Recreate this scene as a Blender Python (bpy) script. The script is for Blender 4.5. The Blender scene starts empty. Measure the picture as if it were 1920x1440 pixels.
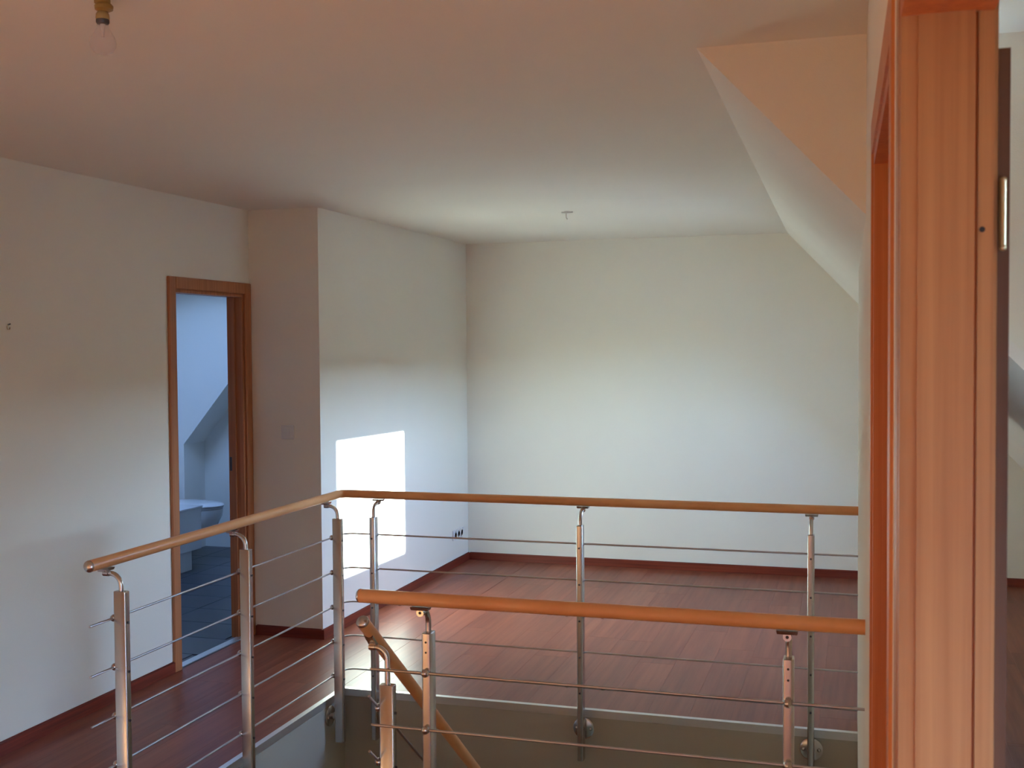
import bpy, bmesh, math, random
from mathutils import Vector, Matrix
random.seed(7)
scene = bpy.context.scene
COL = scene.collection
PI = math.pi

# ------------------------------------------------------------------ camera
CAM_H = 1.70
yaw, pitch, roll, F_PX = math.radians(17.012), math.radians(1.941), math.radians(0.4125), 2142.6
fw = Vector((-math.sin(yaw)*math.cos(pitch), math.cos(yaw)*math.cos(pitch), -math.sin(pitch)))
rt = Vector((math.cos(yaw), math.sin(yaw), 0.0))
dn = fw.cross(rt)
ax = math.cos(roll)*rt + math.sin(roll)*dn
ay = -math.sin(roll)*rt + math.cos(roll)*dn
cam_d = bpy.data.cameras.new('camera')
cam = bpy.data.objects.new('camera', cam_d)
COL.objects.link(cam)
cam.matrix_world = Matrix((( ax.x, -ay.x, -fw.x, 0.0), (ax.y, -ay.y, -fw.y, 0.0), (ax.z, -ay.z, -fw.z, CAM_H), (0, 0, 0, 1)))
cam_d.sensor_width = 36.0
cam_d.lens = F_PX/1920*36.0
cam_d.clip_start = 0.02
cam_d.dof.use_dof = True
cam_d.dof.focus_distance = 5.2
cam_d.dof.aperture_fstop = 14.0
scene.camera = cam

# ------------------------------------------------------------------ sky, sun, exposure
SUN_TAN = 0.265
sun_elev = math.atan(SUN_TAN)
world = bpy.data.worlds.new('world')
scene.world = world
world.use_nodes = True
nt = world.node_tree
nt.nodes.clear()
w_out = nt.nodes.new('ShaderNodeOutputWorld')
w_bg = nt.nodes.new('ShaderNodeBackground')
sky = nt.nodes.new('ShaderNodeTexSky')
sky.sky_type = 'NISHITA'
sky.sun_disc = False
sky.sun_elevation = math.radians(38)
sky.sun_rotation = math.radians(90)
sky.altitude = 200
sky.ozone_density = 3.0
w_bg.inputs['Strength'].default_value = 2.05
sky.dust_density = 0.3
tint = nt.nodes.new('ShaderNodeMixRGB'); tint.blend_type = 'MULTIPLY'; tint.inputs[0].default_value = 1.0
tint.inputs[2].default_value = (0.97, 1.0, 1.08, 1)     # white balance of the daylight
nt.links.new(sky.outputs[0], tint.inputs[1])
nt.links.new(tint.outputs[0], w_bg.inputs[0])
nt.links.new(w_bg.outputs[0], w_out.inputs[0])

sun_d = bpy.data.lights.new('sun', 'SUN')
sun_d.energy = 16.5
sun_d.angle = math.radians(0.55)
sun_d.color = (0.88, 1.0, 0.97)
sun = bpy.data.objects.new('sun', sun_d)
COL.objects.link(sun)
sun.location = (8, 6.7, 4)
sun.rotation_euler = Vector((math.cos(sun_elev), 0, math.sin(sun_elev))).to_track_quat('Z', 'Y').to_euler()

def portal(name, loc, normal, sx, sy):
    d = bpy.data.lights.new(name, 'AREA')
    d.shape = 'RECTANGLE'; d.size = sx; d.size_y = sy
    d.cycles.is_portal = True
    o = bpy.data.objects.new(name, d)
    COL.objects.link(o)
    o.location = loc
    o.rotation_euler = Vector(normal).to_track_quat('-Z', 'Y').to_euler()
    return o

vs = scene.view_settings
vs.view_transform = 'Standard'
vs.look = 'None'
vs.gamma = 1.0
vs.use_curve_mapping = False
vs.exposure = 1.70
scene.cycles.max_bounces = 16
scene.cycles.diffuse_bounces = 10
scene.cycles.glossy_bounces = 6
scene.cycles.transparent_max_bounces = 16
scene.cycles.caustics_reflective = False
scene.cycles.caustics_refractive = False
scene.cycles.sample_clamp_indirect = 6.0
scene.cycles.use_denoising = True

# ------------------------------------------------------------------ materials
def mat_base(name):
    m = bpy.data.materials.new(name)
    m.use_nodes = True
    n = m.node_tree.nodes
    b = n['Principled BSDF']
    return m, m.node_tree, n, b

def srgb(r, g, b):
    f = lambda c: ((c/255+0.055)/1.055)**2.4 if c/255 > 0.04045 else c/255/12.92
    return (f(r), f(g), f(b), 1)

def paint(name, col, rough=0.85, bump=0.12, scale=220.0, weave=True):
    m, t, n, b = mat_base(name)
    b.inputs['Roughness'].default_value = rough
    tc = n.new('ShaderNodeTexCoord')
    no = n.new('ShaderNodeTexNoise'); no.inputs['Scale'].default_value = scale; no.inputs['Detail'].default_value = 4
    big = n.new('ShaderNodeTexNoise'); big.inputs['Scale'].default_value = 1.3; big.inputs['Detail'].default_value = 3
    t.links.new(tc.outputs['Object'], no.inputs['Vector'])
    t.links.new(tc.outputs['Object'], big.inputs['Vector'])
    mx = n.new('ShaderNodeMixRGB'); mx.blend_type = 'MULTIPLY'
    mx.inputs[1].default_value = col
    cr = n.new('ShaderNodeValToRGB')
    cr.color_ramp.elements[0].color = (0.94, 0.94, 0.94, 1); cr.color_ramp.elements[1].color = (1.0, 1.0, 1.0, 1)
    cr.color_ramp.elements[0].position = 0.3; cr.color_ramp.elements[1].position = 0.7
    t.links.new(big.outputs['Fac'], cr.inputs['Fac'])
    mx.inputs[0].default_value = 0.5
    t.links.new(cr.outputs[0], mx.inputs[2])
    t.links.new(mx.outputs[0], b.inputs['Base Color'])
    bp = n.new('ShaderNodeBump'); bp.inputs['Strength'].default_value = bump; bp.inputs['Distance'].default_value = 0.002
    t.links.new(no.outputs['Fac'], bp.inputs['Height'])
    t.links.new(bp.outputs['Normal'], b.inputs['Normal'])
    return m

def wood(name, dark, light, scale=(40, 40, 1.5), rough=0.35, per_object=0.0, coat=0.0, detail=6, bump=0.03, spec=0.5):
    m, t, n, b = mat_base(name)
    b.inputs['Specular IOR Level'].default_value = spec
    tc = n.new('ShaderNodeTexCoord')
    mp = n.new('ShaderNodeMapping'); mp.inputs['Scale'].default_value = scale
    oi = n.new('ShaderNodeObjectInfo')
    t.links.new(tc.outputs['Object'], mp.inputs['Vector'])
    ad = n.new('ShaderNodeVectorMath'); ad.operation = 'ADD'
    sc = n.new('ShaderNodeVectorMath'); sc.operation = 'SCALE'
    cb = n.new('ShaderNodeCombineXYZ')
    for k in range(3): t.links.new(oi.outputs['Random'], cb.inputs[k])
    t.links.new(cb.outputs[0], sc.inputs[0]); sc.inputs['Scale'].default_value = 37.0 if per_object else 0.0
    t.links.new(mp.outputs[0], ad.inputs[0]); t.links.new(sc.outputs[0], ad.inputs[1])
    no = n.new('ShaderNodeTexNoise'); no.inputs['Scale'].default_value = 1.0; no.inputs['Detail'].default_value = detail; no.inputs['Roughness'].default_value = 0.6
    t.links.new(ad.outputs[0], no.inputs['Vector'])
    cr = n.new('ShaderNodeValToRGB')
    cr.color_ramp.elements[0].color = dark; cr.color_ramp.elements[1].color = light
    cr.color_ramp.elements[0].position = 0.32; cr.color_ramp.elements[1].position = 0.68
    t.links.new(no.outputs['Fac'], cr.inputs['Fac'])
    last = cr.outputs[0]
    if per_object:
        hs = n.new('ShaderNodeHueSaturation')
        mr = n.new('ShaderNodeMapRange'); mr.inputs['To Min'].default_value = 1-per_object; mr.inputs['To Max'].default_value = 1+per_object
        t.links.new(oi.outputs['Random'], mr.inputs['Value'])
        t.links.new(mr.outputs[0], hs.inputs['Value'])
        t.links.new(last, hs.inputs['Color']); last = hs.outputs[0]
    t.links.new(last, b.inputs['Base Color'])
    b.inputs['Roughness'].default_value = rough
    b.inputs['Coat Weight'].default_value = coat
    b.inputs['Coat Roughness'].default_value = 0.15
    bp = n.new('ShaderNodeBump'); bp.inputs['Strength'].default_value = bump; bp.inputs['Distance'].default_value = 0.001
    t.links.new(no.outputs['Fac'], bp.inputs['Height']); t.links.new(bp.outputs['Normal'], b.inputs['Normal'])
    return m

def plain(name, col, rough=0.5, metal=0.0, vary=0.06, scale=60.0):
    m, t, n, b = mat_base(name)
    tc = n.new('ShaderNodeTexCoord')
    no = n.new('ShaderNodeTexNoise'); no.inputs['Scale'].default_value = scale; no.inputs['Detail'].default_value = 3
    t.links.new(tc.outputs['Object'], no.inputs['Vector'])
    mx = n.new('ShaderNodeMixRGB'); mx.blend_type = 'MULTIPLY'; mx.inputs[0].default_value = vary
    mx.inputs[1].default_value = col
    t.links.new(no.outputs['Color'], mx.inputs[2])
    t.links.new(mx.outputs[0], b.inputs['Base Color'])
    b.inputs['Roughness'].default_value = rough; b.inputs['Metallic'].default_value = metal
    return m

def glass_mat(name, tint=(1, 1, 1, 1), refl=0.06, gloss_rough=0.0):
    m = bpy.data.materials.new(name); m.use_nodes = True
    t = m.node_tree; n = t.nodes; n.clear()
    o = n.new('ShaderNodeOutputMaterial'); mix = n.new('ShaderNodeMixShader')
    tr = n.new('ShaderNodeBsdfTransparent'); tr.inputs[0].default_value = tint
    gl = n.new('ShaderNodeBsdfGlossy'); gl.inputs['Roughness'].default_value = gloss_rough
    lw = n.new('ShaderNodeLayerWeight'); lw.inputs['Blend'].default_value = refl
    t.links.new(lw.outputs['Fresnel'], mix.inputs[0])
    t.links.new(tr.outputs[0], mix.inputs[1]); t.links.new(gl.outputs[0], mix.inputs[2])
    t.links.new(mix.outputs[0], o.inputs[0])
    return m

M = {}
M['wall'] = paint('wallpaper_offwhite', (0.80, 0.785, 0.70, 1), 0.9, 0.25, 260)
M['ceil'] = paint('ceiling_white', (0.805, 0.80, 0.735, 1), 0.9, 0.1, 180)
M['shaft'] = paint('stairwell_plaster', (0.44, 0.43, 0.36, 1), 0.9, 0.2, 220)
M['bath'] = paint('bathroom_white', (0.80, 0.785, 0.73, 1), 0.8, 0.08, 160)
M['floorwood'] = wood('laminate_red_brown', srgb(112, 54, 38), srgb(142, 80, 57), (26, 1.1, 26), 0.34, 0.10, 0.0, bump=0.0, spec=0.30)
M['floorbase'] = wood('laminate_underlay', srgb(122, 62, 42), srgb(152, 90, 64), (34, 1.6, 34), 0.34)
M['basewood'] = wood('baseboard_red_brown', srgb(96, 34, 22), srgb(132, 56, 38), (1.5, 1.5, 60), 0.38)
M['rail'] = wood('handrail_beech', srgb(222, 158, 102), srgb(238, 182, 128), (3, 3, 3), 0.30, 0.0, 0.0, spec=0.5)
M['frame'] = wood('door_frame_beech', srgb(158, 108, 68), srgb(180, 132, 88), (70, 70, 1.2), 0.40)
M['frame_dark'] = wood('door_frame_beech_deep', srgb(164, 88, 44), srgb(190, 114, 62), (70, 70, 1.2), 0.42)
M['frame_orange'] = wood('door_frame_orange', srgb(178, 106, 54), srgb(198, 132, 76), (70, 70, 1.2), 0.42)
M['frame_mid'] = wood('door_frame_beech_brown', srgb(158, 98, 60), srgb(182, 120, 80), (70, 70, 1.2), 0.42)
M['leaf'] = wood('door_leaf_shade_brown', srgb(78, 48, 32), srgb(100, 64, 44), (60, 60, 1.2), 0.45)  # shade on the leaf edge is put into this dark colour
M['steel'] = plain('brushed_stainless_steel', (0.60, 0.57, 0.54, 1), 0.26, 1.0, 0.10, 180)
M['steel_dark'] = plain('dark_steel_bolt', (0.10, 0.10, 0.11, 1), 0.4, 0.8)
M['rod'] = plain('stainless_rod', (0.52, 0.51, 0.52, 1), 0.32, 1.0, 0.08, 120)
M['alu'] = plain('aluminium_edge_profile', (0.72, 0.72, 0.70, 1), 0.38, 0.9, 0.08, 90)
M['brass'] = plain('brass_hinge', (0.55, 0.46, 0.30, 1), 0.3, 1.0)
M['seal'] = plain('dark_rubber_seal', srgb(46, 30, 22), 0.7)
M['plastic'] = plain('white_plastic', (0.72, 0.72, 0.70, 1), 0.4)
M['hole'] = plain('dark_hole', (0.03, 0.03, 0.035, 1), 0.8)
M['ceramic'] = plain('white_ceramic', (0.78, 0.79, 0.80, 1), 0.15, 0.0, 0.03)
M['cabinet'] = plain('white_lacquer', (0.72, 0.74, 0.76, 1), 0.35, 0.0, 0.03)
M['slate'] = plain('slate_blue_tile', srgb(70, 74, 84), 0.32, 0.0, 0.4, 9)
M['grout'] = plain('pale_grout', srgb(120, 122, 126), 0.9)
M['glass'] = glass_mat('window_glass', (0.94, 0.96, 0.96, 1))
def bulb_glass():
    m = bpy.data.materials.new('bulb_glass'); m.use_nodes = True
    t = m.node_tree; n = t.nodes; n.clear()
    o = n.new('ShaderNodeOutputMaterial'); mix = n.new('ShaderNodeMixShader'); mix2 = n.new('ShaderNodeMixShader')
    tr = n.new('ShaderNodeBsdfTransparent'); tr.inputs[0].default_value = (0.95, 0.95, 0.96, 1)
    gl = n.new('ShaderNodeBsdfGlossy'); gl.inputs['Roughness'].default_value = 0.08
    df = n.new('ShaderNodeBsdfDiffuse'); df.inputs[0].default_value = (0.8, 0.82, 0.86, 1)
    lw = n.new('ShaderNodeLayerWeight'); lw.inputs['Blend'].default_value = 0.3
    mu = n.new('ShaderNodeMath'); mu.operation = 'MULTIPLY'; mu.inputs[1].default_value = 0.25
    t.links.new(lw.outputs['Facing'], mu.inputs[0]); t.links.new(mu.outputs[0], mix.inputs[0])
    t.links.new(tr.outputs[0], mix.inputs[1]); t.links.new(gl.outputs[0], mix.inputs[2])
    mix2.inputs[0].default_value = 0.14
    t.links.new(mix.outputs[0], mix2.inputs[1]); t.links.new(df.outputs[0], mix2.inputs[2])
    t.links.new(mix2.outputs[0], o.inputs[0])
    return m
M['bulbglass'] = bulb_glass()
M['lampholder'] = plain('lampholder_cream', srgb(170, 158, 112), 0.5)
M['lampblock'] = plain('terminal_block_ochre', srgb(150, 126, 70), 0.5)
M['lower'] = plain('lower_floor_tile', srgb(120, 104, 90), 0.5)
M['winframe'] = wood('window_pine', srgb(190, 140, 90), srgb(212, 166, 116), (40, 40, 2), 0.45)

# ------------------------------------------------------------------ helpers
def tag(o, label, cat, kind=None, group=None):
    o['label'] = label; o['category'] = cat
    if kind: o['kind'] = kind
    if group: o['group'] = group
    return o

def link(name, me, mat=None, parent=None, smooth=False):
    o = bpy.data.objects.new(name, me)
    COL.objects.link(o)
    if mat is not None and len(me.materials) == 0: me.materials.append(mat)
    if parent is not None: o.parent = parent
    if smooth:
        for p in me.polygons: p.use_smooth = True
    return o

def bm_obj(name, bm, mat, parent=None, smooth=False, auto=None):
    bmesh.ops.recalc_face_normals(bm, faces=bm.faces)
    me = bpy.data.meshes.new(name)
    bm.to_mesh(me); bm.free()
    o = link(name, me, mat, parent, smooth)
    if auto is not None:
        me.shade_smooth()
        me.set_sharp_from_angle(angle=math.radians(auto))
    return o

def hexa(bm, b, t):
    vs_ = [bm.verts.new(p) for p in b] + [bm.verts.new(p) for p in t]
    k = len(b)
    bm.faces.new(vs_[:k][::-1]); bm.faces.new(vs_[k:])
    for i in range(k):
        j = (i+1) % k
        bm.faces.new((vs_[i], vs_[j], vs_[k+j], vs_[k+i]))

def add_box(bm, x0, x1, y0, y1, z0, z1):
    hexa(bm, [(x0, y0, z0), (x1, y0, z0), (x1, y1, z0), (x0, y1, z0)], [(x0, y0, z1), (x1, y0, z1), (x1, y1, z1), (x0, y1, z1)])

def add_prism(bm, poly, z0, z1):
    hexa(bm, [(x, y, z0) for x, y in poly], [(x, y, z1) for x, y in poly])

def box(name, x0, x1, y0, y1, z0, z1, mat, parent=None, bevel=0.0):
    bm = bmesh.new(); add_box(bm, x0, x1, y0, y1, z0, z1)
    if bevel: bmesh.ops.bevel(bm, geom=bm.edges[:], offset=bevel, segments=1, affect='EDGES', clamp_overlap=True)
    return bm_obj(name, bm, mat, parent)

def boxes(name, lst, mat, parent=None):
    bm = bmesh.new()
    for b in lst: add_box(bm, *b)
    return bm_obj(name, bm, mat, parent)

def add_tube(bm, pts, r, seg=12, caps=True):
    pts = [Vector(p) for p in pts]
    n = len(pts); rings = []
    tan = []
    for i in range(n):
        a = pts[max(i-1, 0)]; c = pts[min(i+1, n-1)]
        tan.append((c-a).normalized())
    up = Vector((0, 0, 1)) if abs(tan[0].z) < 0.9 else Vector((1, 0, 0))
    nrm = (up - tan[0]*up.dot(tan[0])).normalized()
    for i in range(n):
        nrm = (nrm - tan[i]*nrm.dot(tan[i])).normalized()
        bi = tan[i].cross(nrm)
        rr = r[i] if isinstance(r, (list, tuple)) else r
        rings.append([bm.verts.new(pts[i] + (nrm*math.cos(2*PI*k/seg) + bi*math.sin(2*PI*k/seg))*rr) for k in range(seg)])
    for i in range(n-1):
        for k in range(seg):
            j = (k+1) % seg
            bm.faces.new((rings[i][k], rings[i][j], rings[i+1][j], rings[i+1][k]))
    if caps:
        bm.faces.new(rings[0][::-1]); bm.faces.new(rings[-1])

def tube(name, pts, r, mat, parent=None, seg=12):
    bm = bmesh.new(); add_tube(bm, pts, r, seg)
    return bm_obj(name, bm, mat, parent, auto=50)

def add_dome(bm, c, d, r, depth, seg=16, rings=4):
    # rounded cap from centre c along direction d
    c = Vector(c); d = Vector(d).normalized()
    pts, rs = [], []
    for i in range(rings+1):
        a = PI/2*i/rings
        pts.append(c + d*depth*math.sin(a)); rs.append(max(r*math.cos(a), r*0.03))
    add_tube(bm, pts, rs, seg)

def ball(name, c, r, mat, parent=None, seg=12, scale=(1, 1, 1)):
    bm = bmesh.new()
    bmesh.ops.create_uvsphere(bm, u_segments=seg, v_segments=max(6, seg//2), radius=r)
    for v in bm.verts: v.co = Vector((v.co.x*scale[0], v.co.y*scale[1], v.co.z*scale[2])) + Vector(c)
    return bm_obj(name, bm, mat, parent, smooth=True)

def lathe(name, prof, c, mat, parent=None, seg=24):
    bm = bmesh.new(); rings = []
    for r, z in prof:
        rings.append([bm.verts.new((c[0]+r*math.cos(2*PI*k/seg), c[1]+r*math.sin(2*PI*k/seg), c[2]+z)) for k in range(seg)])
    for a, b in zip(rings, rings[1:]):
        for k in range(seg):
            j = (k+1) % seg
            bm.faces.new((a[k], a[j], b[j], b[k]))
    bm.faces.new(rings[0][::-1]); bm.faces.new(rings[-1])
    return bm_obj(name, bm, mat, parent, auto=40)

def empty(name, loc=(0, 0, 0)):
    o = bpy.data.objects.new(name, None)
    o.empty_display_size = 0.1
    COL.objects.link(o)
    o.location = loc
    return o

def attach(o, root):
    o.parent = root
    o.matrix_parent_inverse = root.matrix_world.inverted() if False else Matrix.Translation(-root.location)
    return o

# ------------------------------------------------------------------ main dimensions (metres)
ZC = 2.50                    # flat ceiling
XL = -3.44                   # left wall with the bathroom door
XL2 = -2.99                  # left wall of the far part
YJ = 5.98                    # return wall between them
YF = 8.55                    # gable wall
YB = -2.5                    # wall behind the camera
WX, WYF, WYN = -2.455, 5.135, 3.07   # stairwell: left edge, far edge, near edge
WXM = -1.40                  # right side of the flight
YS = 3.15                    # start of the sloped ceiling
YE = 5.32                    # end of the right-hand partition
XR = 2.10                    # outer wall of the near right room
XK = 1.40                    # knee wall under the slope
def xw(y): return 0.0204 + (0.0161*(2.2-y) if y < 2.2 else -0.0107*(y-2.2))        # landing face of the right partition
TW = 0.0865
def xs(y): return -0.43 - 0.016*(y-YS)           # line where ceiling and slope meet
def zs(x, y): return ZC - 1.06*(x - xs(y))       # sloped ceiling

# ------------------------------------------------------------------ floor
fl = bmesh.new()
TOPB = -0.012
for (x0, x1, y0, y1) in [(XL-0.02, WX-0.011, 1.4, WYF), (XL-0.02, XL2, WYF, YJ), (XL2, XK, WYF+0.011, YF), (xw(4)+TW, XK, WYN, WYF+0.011), (WXM, XR, 1.4, WYN-0.011), (WX-0.011, WXM, 1.4, WYN-0.011)]:
    add_box(fl, x0, x1, y0, y1, -0.30, TOPB)
floor = bm_obj('floor', fl, M['seal'])
tag(floor, 'red-brown laminate floor around the open stairwell', 'floor', 'structure')
near = bmesh.new(); add_box(near, XL, XR, YB, 1.4, -0.30, 0.0)
tag(bm_obj('floor_near', near, M['floorbase']), 'red-brown laminate floor by the two right-hand doorways', 'floor', 'structure')

def plank(x0, x1, y0, y1):
    if x1-x0 < 0.012 or y1-y0 < 0.012: return
    g = 0.00025
    bm = bmesh.new()
    hx, hy = (x1-x0)/2-g, (y1-y0)/2-g
    c = 0.0004
    lo = [(-hx, -hy), (hx, -hy), (hx, hy), (-hx, hy)]
    hi = [(-hx+c, -hy+c), (hx-c, -hy+c), (hx-c, hy-c), (-hx+c, hy-c)]
    v0 = [bm.verts.new((a, b, -0.0118)) for a, b in lo]
    v1 = [bm.verts.new((a, b, -0.0003)) for a, b in lo]
    v2 = [bm.verts.new((a, b, 0.0)) for a, b in hi]
    for A, B in ((v0, v1), (v1, v2)):
        for i in range(4):
            j = (i+1) % 4
            bm.faces.new((A[i], A[j], B[j], B[i]))
    bm.faces.new(v2)
    o = bm_obj('plank', bm, M['floorwood'], floor)
    o.location = ((x0+x1)/2, (y0+y1)/2, 0)

TR = 0.024   # width of the metal nosing on the stairwell edge
def regions(x0, x1):
    # rectangles of the floor in this column
    out = []
    def add(a, b, c, d):
        a, b = max(a, x0), min(b, x1)
        if b-a > 0.012: out.append((a, b, c, d))
    add(XL, XL2, 1.4, YJ)
    add(XL2, WX-TR, 1.4, YF)
    add(WX-TR, WXM, 1.4, WYN-TR)
    add(WXM, xw(2.5)-0.002, 1.4, WYN-TR)
    add(WX-TR, XK, WYF+TR, YF)
    add(xw(4)+TW+0.01, XK, 1.4, WYF+TR)
    return out
PW, PL = 0.192, 1.285
cx = XL
while cx < XK:
    x0, x1 = cx, min(cx+PW, XK)
    off = random.uniform(0, PL)
    for (a, b, c, d) in regions(x0, x1):
        y = 1.4 - off
        while y < d:
            p0, p1 = max(y, c), min(y+PL, d)
            if p1-p0 > 0.012: plank(a, b, p0, p1)
            y += PL
    cx += PW

# metal nosing around the stairwell
def nosing(name, pts_top, label):
    bm = bmesh.new()
    for b in pts_top: add_box(bm, *b)
    return tag(bm_obj(name, bm, M['alu']), label, 'trim', 'structure')
nosing('trim_1', [(WX-TR, WX+0.004, WYN+0.0, WYF+TR, -0.001, 0.003), (WX, WX+0.004, WYN, WYF, -0.032, -0.001)], 'metal edge profile along the left side of the stairwell')
nosing('trim_2', [(WX+0.004, xw(5)-0.0, WYF-0.004, WYF+TR, -0.001, 0.003), (WX+0.004, xw(5), WYF-0.004, WYF, -0.032, -0.001)], 'metal edge profile along the far side of the stairwell')
nosing('trim_3', [(WXM, xw(3.07), WYN-TR, WYN+0.004, -0.001, 0.003), (WXM, xw(3.07), WYN, WYN+0.004, -0.032, -0.001)], 'metal edge profile under the short railing by the door frame')

# stairwell shaft
ZL = -2.75
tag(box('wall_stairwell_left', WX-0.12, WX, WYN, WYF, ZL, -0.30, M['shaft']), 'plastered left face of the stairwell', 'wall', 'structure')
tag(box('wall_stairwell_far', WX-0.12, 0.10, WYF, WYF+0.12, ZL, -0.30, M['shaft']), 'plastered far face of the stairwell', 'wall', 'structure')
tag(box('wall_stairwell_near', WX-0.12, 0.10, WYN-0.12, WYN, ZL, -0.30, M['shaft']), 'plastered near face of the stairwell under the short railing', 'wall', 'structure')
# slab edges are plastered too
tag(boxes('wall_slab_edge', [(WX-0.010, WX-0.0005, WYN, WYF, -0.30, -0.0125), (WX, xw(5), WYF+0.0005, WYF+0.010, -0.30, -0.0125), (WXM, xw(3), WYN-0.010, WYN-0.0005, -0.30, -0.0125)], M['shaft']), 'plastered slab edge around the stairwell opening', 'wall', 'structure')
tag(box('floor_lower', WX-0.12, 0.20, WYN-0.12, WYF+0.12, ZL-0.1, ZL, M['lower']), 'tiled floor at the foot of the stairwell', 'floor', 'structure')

# ------------------------------------------------------------------ walls
W1T = 0.09
DY0, DY1, DZ = 5.205, 5.915, 2.012
tag(boxes('wall_left', [(XL-W1T, XL, YB, DY0, -0.3, ZC), (XL-W1T, XL, DY1, YJ, -0.3, ZC), (XL-W1T, XL, DY0, DY1, DZ, ZC)], M['wall']), 'off-white papered left wall with the bathroom doorway', 'wall', 'structure')
tag(box('wall_return', XL-W1T, XL2, YJ, YJ+0.10, -0.3, ZC, M['wall']), 'short return wall with the light switch beside the bathroom door', 'wall', 'structure')
tag(box('wall_left_far', XL2-0.10, XL2, YJ+0.10, YF, -0.3, ZC, M['wall']), 'white wall with the sun patch beyond the return', 'wall', 'structure')
tag(box('wall_far', XL2-0.10, XK+0.1, YF, YF+0.12, -0.3, ZC+0.05, M['wall']), 'plain off-white gable wall at the far end', 'wall', 'structure')
tag(box('wall_back', XL-W1T, XR+0.1, YB-0.1, YB, -0.3, ZC, M['wall']), 'plain wall closing the landing beside the wardrobe', 'wall', 'structure')
# right-hand partition with two doorways
D2 = (0.17, 1.23); D3 = (1.40, 2.20); DH = 2.044
rw = bmesh.new()
def pier(y0, y1, z0, z1):
    add_prism(rw, [(xw(y0), y0), (xw(y0)+TW, y0), (xw(y1)+TW, y1), (xw(y1), y1)], z0, z1)
pier(D2[0]-0.12, D2[0], 0, ZC); pier(D2[0], D2[1], DH, ZC); pier(D2[1], D3[0], 0, ZC); pier(D3[0], D3[1], DH, ZC); pier(D3[1], YS, 0, ZC)
a0, a1 = xw(YS), xw(YE)
hexa(rw, [(a0, YS, ZL), (a0+TW, YS, ZL), (a1+TW, YE, ZL), (a1, YE, ZL)], [(a0, YS, zs(a0, YS)), (a0+TW, YS, zs(a0+TW, YS)), (a1+TW, YE, zs(a1+TW, YE)), (a1, YE, zs(a1, YE))])
tag(bm_obj('wall_right', rw, M['wall']), 'white partition with two wood-framed doorways right of the railings', 'wall', 'structure')
# outer walls of the right-hand rooms
WN = (0.20, 1.10, 0.55, 2.25); WN2 = (1.50, 2.14, 1.05, 1.95); WN3 = (-2.42, -0.2, 0.06, 1.80)  # openings added so sun and sky reach the near half
ow = [(XR, XR+0.1, YB, WN3[0], -0.3, ZC), (XR, XR+0.1, WN3[1], WN[0], -0.3, ZC), (XR, XR+0.1, WN[1], WN2[0], -0.3, ZC), (XR, XR+0.1, WN2[1], YS+0.1, -0.3, ZC)]
for w_ in (WN, WN2, WN3): ow += [(XR, XR+0.1, w_[0], w_[1], -0.3, w_[2]), (XR, XR+0.1, w_[0], w_[1], w_[3], ZC)]
tag(boxes('wall_outer_right', ow, M['wall']), 'outer wall with added windows in the room behind the doorways', 'wall', 'structure')
tag(box('wall_knee', XK, XK+0.1, YS, YF, -0.3, zs(XK, YS)+0.1, M['wall']), 'low knee wall under the sloped ceiling', 'wall', 'structure')
ck = bmesh.new()
def vpoly(bm, pts, y0, y1):
    a = [bm.verts.new((x, y0, z)) for x, z in pts]; b = [bm.verts.new((x, y1, z)) for x, z in pts]
    bm.faces.new(a); bm.faces.new(b[::-1])
    for i in range(len(pts)):
        j = (i+1) % len(pts); bm.faces.new((a[j], a[i], b[i], b[j]))
vpoly(ck, [(xs(YS), ZC), (xw(YS)+0.05, zs(xw(YS)+0.05, YS)), (xw(YS)+0.05, ZC)], YS-0.02, YS+0.03)
vpoly(ck, [(xw(YS)+0.05, zs(xw(YS)+0.05, YS)), (XK+0.1, zs(XK+0.1, YS)), (XR+0.1, zs(XK+0.1, YS)), (XR+0.1, ZC), (xw(YS)+0.05, ZC)], YS+TW, YS+TW+0.05)
tag(bm_obj('wall_cheek', ck, M['wall']), 'triangular wall cheek above the sloped ceiling', 'wall', 'structure')
tag(box('wall_dormer_side', XK+0.1, XR+0.1, YS, YS+0.1, -0.3, 1.0, M['wall']), 'lower side wall of the room behind the doorways', 'wall', 'structure')

# ------------------------------------------------------------------ ceilings
cb_ = bmesh.new()
add_prism(cb_, [(XL-W1T, YB-0.1), (XR+0.1, YB-0.1), (XR+0.1, YS+0.15), (xs(YS), YS+0.15), (xs(YF), YF+0.12), (XL2-0.10, YF+0.12), (XL2-0.10, YJ+0.1), (XL-W1T, YJ+0.1)], ZC, ZC+0.12)
tag(bm_obj('ceiling', cb_, M['ceil']), 'flat white ceiling over landing and far room', 'ceiling', 'structure')
# sloped ceiling with the roof window opening
SX0, SX1, SY0, SY1 = 0.055, 0.685, 6.195, 7.235
sl = bmesh.new()
def P(x, y, t=0.0): return (x + t*0.728, y, zs(x, y) + t*0.686)
ys_ = [YS, SY0, SY1, YF+0.05]
def xcol(i, y): return [xs(y)-0.02, SX0, SX1, XK+0.06][i]
for i in range(3):
    for j in range(3):
        if i == 1 and j == 1: continue
        q = [(xcol(i, ys_[j]), ys_[j]), (xcol(i+1, ys_[j]), ys_[j]), (xcol(i+1, ys_[j+1]), ys_[j+1]), (xcol(i, ys_[j+1]), ys_[j+1])]
        hexa(sl, [P(x, y) for x, y in q], [P(x, y, 0.03) for x, y in q])
tag(bm_obj('ceiling_slope', sl, M['ceil']), 'white sloped ceiling below the roof on the right', 'ceiling', 'structure')

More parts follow.
